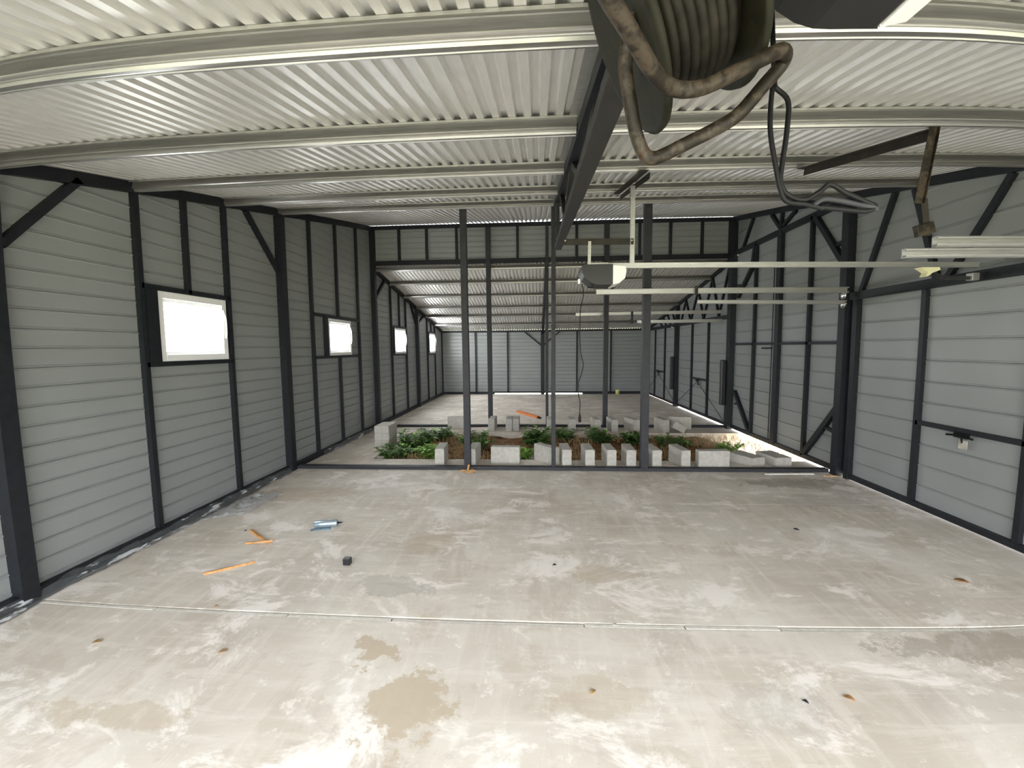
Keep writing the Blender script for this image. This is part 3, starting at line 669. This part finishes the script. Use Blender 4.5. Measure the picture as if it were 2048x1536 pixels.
tag(h.build('angle_iron', M['rustbar'], loc=(.79, 3.24, rz(3.24)-.09)), 'dark angle iron spanning two purlins above the far motor strap', 'angle iron')
hb = thing('hanger_bracket', (2.0, 2.35, 2.16), 'brown angle iron with a galvanised drop strap carrying the near door track', 'bracket')
h = MB(); h.bar((2.01, 2.30, rz(2.28)-.085), (1.945, 3.31, rz(3.31)-.09), .05, .004, (0,0,-1)); h.bar((2.035, 2.30, rz(2.28)-.11), (1.97, 3.31, rz(3.31)-.115), .045, .004, (1,0,0)); h.build('angle_iron', M['rustbar'], hb)
h = MB(); h.bar((2.015, 2.30, rz(2.3)-.075), (1.985, 2.34, 2.335), .04, .004, (0,-1,0)); h.bar((2.038, 2.30, rz(2.3)-.075), (2.008, 2.34, 2.335), .03, .004, (1,0,0)); h.build('drop_strap', M['rust'], hb)
h = MB(); h.bar((2.02, 2.345, 2.36), (2.05, 2.35, 2.17), .034, .004, (0,-1,0)); h.build('lower_strap', M['rustbar'], hb)
h = MB(); h.bar((1.985, 2.36, 2.19), (2.075, 2.36, 2.215), .06, .03, (0,-1,0)); h.build('clamp', M['rust'], hb, .004)
# door tracks (C sections running in from the right wall)
CS = [(0,0),(.003,0),(.003,.012),(.006,.012)]
def track(x0, x1, y, z0, z1, zr0, label, two=False, h=.05, grp='overhead door tracks'):
    t = thing('door_track', (x1, y, z1), label, 'door track', grp)
    def cprof(h): return [(-.014,0),(.016,0),(.022,.006),(.022,.013),(.016,.013),(.016,.005),(-.008,.005),(-.008,h-.005),(.016,h-.005),(.016,h-.013),(.022,h-.013),(.022,h-.006),(.016,h),(-.014,h)]
    MB().extrude(cprof(h), (x0, y, z0), (x1, y, z1), (0,-1,0), (0,0,1)).build('channel', M['galv'], t)
    return t
t1 = track(.705, 3.60, 5.12, 2.22, 2.205, 0, 'upper long galvanised angle running to the near door post', h=.066)
MB().box(1.842, 1.872, 5.085, 5.10, 2.20, 2.30).build('joint_plate', M['rustbar'], t1)
t2 = track(1.885, 3.58, 5.12, 2.096, 2.072, 0, 'lower short galvanised track under the long angle at the near door post', h=.045)
t3 = track(.775, 3.64, 8.58, 2.226, 2.238, 0, 'upper galvanised angle running to the far door post', h=.068)
t4 = track(1.99, 3.64, 8.58, 2.062, 2.066, 0, 'lower galvanised track running to the far door post', h=.066)
t5 = track(2.085, 3.62, 2.345, 2.112, 2.120, 0, 'upper near track cut by the right edge under the brown bracket', h=.052)
t6 = track(1.97, 3.62, 2.395, 2.064, 2.072, 0, 'lower near track cut by the right edge under the brown bracket', h=.05)
MB().box(1.86, 1.90, 8.53, 8.545, 2.06, 2.30).build('joint_plate', M['post'], t4)
# cord from the far motor down to its plug near the floor
t = thing('power_cord', (.378, 3.67, 2.15), 'thin black power cord dangling from the far motor with a plug on its end', 'cord')
cp = [(.383,3.67,2.14),(.396,3.67,2.058),(.383,3.67,1.982),(.371,3.67,1.919),(.367,3.67,1.736),(.372,3.67,1.62),(.377,3.67,1.551),(.399,3.67,1.46),(.393,3.67,1.404),(.367,3.67,1.321),(.35,3.67,1.286),(.347,3.67,1.243),(.36,3.67,1.186),(.373,3.67,1.115),(.37,3.67,1.018)]
MB().tube(smooth_path(cp, 6), .0042, 6).build('cable', M['rubber'], t)
MB().tube([(.370,3.67,1.02),(.371,3.67,1.0),(.371,3.67,.983),(.371,3.67,.952),(.371,3.67,.943)], [.005,.010,.013,.013,.008], 10).build('plug', M['rubber'], t)
MB().tube([(.352,3.67,1.30),(.349,3.67,1.275),(.347,3.67,1.24),(.352,3.67,1.21)], [.006,.011,.010,.006], 8).build('cable_tie', M['rubber'], t)

# ------------------------------------------------------------------ cable reel overhead
ax = Vector((.898, -.112, .426)).normalized(); Lc = Vector((.174, .847, 2.181)); RF = .1705; Wd = .163
t = thing('cable_reel', Lc, 'olive drab steel cable reel in a bent rusty pipe frame hung overhead by the truss', 'cable reel')
fl_ = [(0,-.004),(RF*.5,-.006),(RF*.93,-.012),(RF,-.012),(RF+.006,-.006),(RF+.004,.002),(RF,.004),(RF*.9,0),(RF*.5,.004),(0,.004)]
MB().lathe(fl_, Lc, ax, 56).build('flange', M['olive'], t)
MB().lathe([(r, -h) for r, h in fl_], Lc + ax*Wd, ax, 56).build('flange', M['olive'], t)
MB().lathe([(.06,0),(.06,Wd)], Lc, ax, 32).build('drum', M['olive'], t)
wd = MB(); u = ax.orthogonal().normalized(); w_ = ax.cross(u); nt_ = 7; RW = RF*.72; pts = []
for k in range(nt_*28+1):
    a = 2*math.pi*k/28; tt = k/(nt_*28); pts.append(Lc + ax*(.022 + (Wd-.044)*tt) + (u*math.cos(a) + w_*math.sin(a))*(RW + .004*math.sin(tt*40)))
wd.tube(pts, .0102, 8)
wd.lathe([(.0,.012),(RW-.004,.012),(RW-.004,Wd-.012),(0,Wd-.012)], Lc, ax, 40)
wd.build('cable_winding', M['winding'], t)
MB().tube([Lc - ax*.008, Lc + ax*(Wd+.05)], .014, 14).build('axle', M['rust'], t)
PIPE = [(0.074, 0.546, 2.052), (0.096, 0.577, 2.043), (0.131, 0.618, 2.029), (0.163, 0.659, 2.017), (0.191, 0.69, 2.009), (0.215, 0.712, 2.01), (0.242, 0.724, 2.012), (0.281, 0.738, 2.026), (0.346, 0.755, 2.062), (0.401, 0.771, 2.094), (0.423, 0.783, 2.107), (0.444, 0.81, 2.116), (0.444, 0.825, 2.107), (0.418, 0.831, 2.077), (0.374, 0.834, 2.028), (0.33, 0.839, 2.003), (0.276, 0.844, 1.979), (0.24, 0.85, 1.964), (0.22, 0.849, 1.959), (0.204, 0.849, 1.97), (0.188, 0.84, 2.002), (0.173, 0.823, 2.049), (0.162, 0.806, 2.086), (0.158, 0.792, 2.106), (0.160, 0.772, 2.135), (0.163, 0.76, 2.16)]
MB().tube(smooth_path(PIPE, 7), .0125, 14).build('pipe_frame', M['rust'], t)
# black cords hanging beside the reel
t = thing('power_cord', (.53, .98, 2.3), 'looped black cords hanging from the overhead motor beside the cable reel', 'cord')
CORD = [(.497,.88,2.24),(.502,.92,2.20),(.507,.96,2.17),(.528,1.0,2.17),(.556,1.0,2.14),(.556,1.0,2.08),(.548,1.0,2.01),(.545,1.0,1.965),(.562,1.0,1.936),(.60,1.0,1.925),(.635,1.0,1.945),(.655,1.0,1.958),(.69,1.0,1.938),(.735,1.0,1.918),(.755,1.0,1.908),(.735,1.0,1.898),(.68,1.0,1.903),(.635,1.0,1.908)]
CORD2 = [(.515,1.0,2.40),(.520,1.0,2.29),(.524,1.0,2.20),(.519,1.0,2.13),(.520,1.0,2.07),(.533,1.0,2.0),(.545,1.0,1.95),(.56,1.0,1.922),(.60,1.0,1.915),(.64,1.0,1.905)]
CORD3 = [(.592,1.0,2.245),(.60,1.0,2.232),(.585,1.0,2.20),(.55,1.0,2.165),(.53,1.0,2.14)]
for q in (CORD2, CORD[2:]): MB().tube(smooth_path(q, 6), .0055, 8).build('cable', M['rubber'], t)
MB().tube(smooth_path([(.618,1.0,1.912),(.64,1.0,1.925),(.675,1.0,1.922),(.72,1.0,1.912),(.752,1.0,1.906),(.757,1.0,1.899)], 5), .006, 8).build('cable', M['post'], t)

# ------------------------------------------------------------------ things lying on the floor
def stick(p, q, w, h, m, label, name='wood_splinter', cat='wood splinter', grp=None):
    p, q = Vector(p), Vector(q); mb = MB(); s = (q-p).cross(Vector((0,0,1))).normalized(); n = 8; vs = []
    for i in range(n+1):
        c = p.lerp(q, i/n) + s*.006*noise.noise((i*1.7, p.x*9, 0)); ww = w*(.55+.45*math.sin(math.pi*min(1, .25+i/n)))
        for a, z in ((-.5,0),(.5,0),(.4,h),(-.35,h*.8)): vs.append(c + s*ww*a + Vector((0,0,z)))
    fs = [(i*4+k, i*4+(k+1) % 4, i*4+4+(k+1) % 4, i*4+4+k) for i in range(n) for k in range(4)] + [(3,2,1,0), (n*4, n*4+1, n*4+2, n*4+3)]
    mb.add(vs, fs); return tag(mb.build(name, m, loc=(p+q)/2), label, cat, grp)
GS = 'wood splinters on the floor'
stick((-2.545,3.44,.0), (-2.225,3.215,.0), .035, .018, M['wood'], 'upper splinter of the V pair of orange wood on the slab', grp=GS)
stick((-2.425,3.20,.0), (-2.20,3.222,.019), .022, .014, M['wood'], 'lower splinter of the V pair of orange wood on the slab', grp=GS)
stick((-2.40,2.715,.0), (-2.135,2.91,.0), .024, .016, M['wood'], 'long single splinter of orange wood lying nearest the camera', grp=GS)
# foil cartridge
t = thing('sealant_cartridge', (-1.88, 3.56, .03), 'pale blue foil sealant cartridge lying on the slab', 'cartridge')
d0, d1 = Vector((-2.01,3.54,.033)), Vector((-1.835,3.585,.033)); dd = (d1-d0).normalized()
MB().lathe([(0,0),(.030,0),(.033,.004),(.033,.19),(.030,.195),(0,.196)], d0, dd, 20).build('tube_body', M['tin'], t)
MB().lathe([(.012,.193),(.008,.21),(.004,.24),(0,.24)], d0, dd, 12).build('nozzle', M['rubber'], t)
MB().bar(d0+Vector((-.01,-.055,-.031)), d1+Vector((-.02,-.055,-.031)), .055, .004, (0,0,1)).build('foil_flap', M['tin'], t)
# small dark pallet foot / plastic cube
t = thing('plastic_block', (-1.425, 2.93, 0), 'small black ribbed plastic block standing on the slab', 'plastic block')
c, s_ = Vector((-1.425,2.93,0)), .022
mb = MB(); mb.box(c.x-.026, c.x+.026, c.y-.022, c.y+.022, 0, .05); mb.build('body', M['dark'], t, .003)
for k in range(3): MB().bar(c+Vector((-.024,-.024,.008+.016*k)), c+Vector((.024,-.024,.016+.016*k)), .004, .003, (0,-1,0)).build('rib', M['post'], t)
# orange scrap by the left near post
t = thing('timber_scrap', (-.92, 5.30, 0), 'splintered orange timber scrap at the foot of the leftmost near post', 'timber scrap')
rnd = random.Random(3)
MB().bar((-.915,5.32,0), (-.90,5.33,.085), .02, .018, (0,-1,0)).build('upright_splinter', M['wood'], t)
for k in range(9):
    a = rnd.uniform(0, 3.14); p = Vector((-.92+rnd.uniform(-.06,.07), 5.27+rnd.uniform(-.05,.06), .004)); d = Vector((math.cos(a), math.sin(a)*.5, 0))*rnd.uniform(.03,.09)
    MB().bar(p-d, p+d+Vector((0,0,rnd.uniform(0,.02))), .012, .008, (0,0,1)).build('splinter', M['wood'] if k % 2 else M['leaftan'], t)
# orange level / batten beyond the far beam
t = thing('orange_batten', (-.23, 9.85, 0), 'orange batten with a black tip lying behind the far sill beam', 'batten')
MB().bar((-.49,10.30,.0), (.02,9.42,.0), .09, .05, (0,0,1)).build('shaft', M['orange'], t, .004)
MB().bar((.02,9.42,.004), (.065,9.345,.004), .05, .035, (0,0,1)).build('tip', M['rubber'], t, .004)
t = thing('plastic_tub', (2.70, 14.27, 0), 'small yellow plastic tub on the floor against the back wall', 'tub')
MB().lathe([(0,0),(.06,0),(.068,.16),(.062,.16),(.055,.01),(0,.01)], (2.69,14.25,0), (0,0,1), 24).build('tub_body', M['yellow'], t)
MB().lathe([(0,.165),(.072,.165),(.074,.155),(.070,.15)], (2.69,14.25,0), (0,0,1), 24).build('lid', M['cream'], t)
stick((2.83,5.285,0), (3.43,5.29,0), .03, .012, M['pale'], 'pale timber strip on the slab by the near door post', 'timber_strip', 'timber strip')
stick((3.50,5.22,0), (3.66,5.20,0), .02, .01, M['wood'], 'short orange timber sliver at the foot of the near door post', 'timber_strip', 'timber strip')
def fallen(x, y, L, a, m, label, h=.008):
    mb = MB(); d = Vector((math.cos(a), math.sin(a), 0)); s = Vector((-d.y, d.x, 0)); c = Vector((x, y, .002)); n = 6; vs = []
    for i in range(n+1):
        t_ = i/n; w = L*.30*math.sin(math.pi*min(.98, max(.04, t_)))
        for k in (-1, 0, 1): vs.append(c + d*L*(t_-.5) + s*w*k + Vector((0,0, h*abs(k)*math.sin(math.pi*t_) + .3*h*t_)))
    mb.add(vs, [(i*3+k, i*3+k+1, i*3+k+4, i*3+k+3) for i in range(n) for k in (0,1)], True)
    return tag(mb.build('fallen_leaf', m, loc=(x, y, 0), solid=.0012), label, 'leaf', 'dead leaves on the slab')
fallen(2.87, 2.82, .085, 2.7, M['leafbrown'], 'curled red brown leaf on the right of the slab beyond the joint')
fallen(1.41, 1.823, .045, 2.6, M['leafbrown'], 'small red brown leaf right of centre near the camera')
fallen(.252, 1.826, .036, .8, M['leaftan'], 'dark tan crumb of leaf near the middle before the joint')
fallen(-1.68, 1.98, .045, .4, M['leaftan'], 'tan leaf fragment on the left before the joint')
fallen(-2.44, 1.99, .05, .3, M['leaftan'], 'tan leaf fragment nearest the left wall before the joint')
fallen(2.246, 3.648, .05, 2.7, M['post'], 'small dark leaf on the right middle of the slab')
fallen(.12, 2.98, .03, 0, M['post'], 'tiny dark chip in the middle of the slab')
fallen(1.20, 1.80, .028, 2.5, M['post'], 'tiny dark curl beside the small red brown leaf')
fallen(-2.02, 2.36, .03, .2, M['leaftan'], 'tiny tan chip beside the joint on the left')
fallen(-2.60, 3.44, .022, .2, M['post'], 'tiny dark crumb left of the V splinters')
fallen(.44, 2.32, .03, 2.9, M['pale'], 'tiny pale chip beside the joint near the middle', .004)

# ------------------------------------------------------------------ light: overcast-bright sky and a sun on the right side
W = bpy.data.worlds.new('sky'); bpy.context.scene.world = W; W.use_nodes = True; nt = W.node_tree; N = nt.nodes; L = nt.links
bg = N['Background']; tcw = N.new('ShaderNodeTexCoord'); sx = N.new('ShaderNodeSeparateXYZ'); L.new(tcw.outputs['Generated'], sx.inputs[0])
r = ramp(N, L, sx.outputs['Z'], [(0.0, (.92,.95,1.0)), (.5, (.86,.93,1.0)), (1.0, (.80,.90,1.0))])
L.new(r.outputs['Color'], bg.inputs['Color']); bg.inputs['Strength'].default_value = 6.0
WP = [26, 52, 105, 135]
ld = bpy.data.lights.new('sun', 'SUN'); ld.energy = 22.0; ld.angle = R(1.5); ld.color = (1, .95, .86)
so = bpy.data.objects.new('sun', ld); C.objects.link(so)
for (a, b_, c, d), pw in zip(wins, WP):      # daylight standing in each window opening
    la = bpy.data.lights.new('window_daylight', 'AREA'); la.shape = 'RECTANGLE'; la.size = b_-a+.30; la.size_y = d-c+.10; la.energy = pw; la.color = (.93,.97,1)
    lo_ = bpy.data.objects.new('window_daylight', la); C.objects.link(lo_); lo_.location = (SL-.075, (a+b_)/2+.12, (c+d)/2)
    lo_.rotation_euler = Vector((1,0,0)).to_track_quat('-Z', 'Y').to_euler()
so.rotation_euler = Vector((-.66, -.46, -.60)).to_track_quat('-Z', 'Y').to_euler()

# ------------------------------------------------------------------ camera: ultra-wide phone lens with its slight barrel distortion
yaw, pitch, roll = 0.0608553, 0.0856322, -0.0095750
F = Vector((-math.sin(yaw)*math.cos(pitch), math.cos(yaw)*math.cos(pitch), -math.sin(pitch)))
r0 = Vector((math.cos(yaw), math.sin(yaw), 0)); u0 = r0.cross(F)
rr = r0*math.cos(roll) + u0*math.sin(roll); uu = u0*math.cos(roll) - r0*math.sin(roll)
cd = bpy.data.cameras.new('camera'); co = bpy.data.objects.new('camera', cd); C.objects.link(co)
co.matrix_world = Matrix((( rr.x, uu.x, -F.x, 0), (rr.y, uu.y, -F.y, 0), (rr.z, uu.z, -F.z, 1.6), (0,0,0,1)))
cd.sensor_fit = 'HORIZONTAL'; cd.sensor_width = 36; cd.sensor_height = 27; cd.clip_start = .02; cd.clip_end = 300
PANO = True
if PANO:
    cd.type = 'PANO'; cy = cd; cy.panorama_type = 'FISHEYE_LENS_POLYNOMIAL'; cy.fisheye_fov = R(150)
    cy.fisheye_polynomial_k0 = 0.0; cy.fisheye_polynomial_k1 = -0.06887476; cy.fisheye_polynomial_k2 = 0.00041923374
    cy.fisheye_polynomial_k3 = 6.711732e-05; cy.fisheye_polynomial_k4 = -1.7857225e-06
else:
    cd.lens = 36*840/2048*.97
sc = bpy.context.scene; sc.camera = co
sc.view_settings.view_transform = 'Standard'; sc.view_settings.look = 'None'; sc.view_settings.gamma = 1; sc.view_settings.exposure = 0.9
sc.cycles.max_bounces = 11; sc.cycles.diffuse_bounces = 8; sc.cycles.glossy_bounces = 5; sc.cycles.use_adaptive_sampling = True; sc.cycles.adaptive_threshold = .025; sc.cycles.transparent_max_bounces = 12
sc.cycles.use_denoising = True; sc.cycles.sample_clamp_indirect = 8
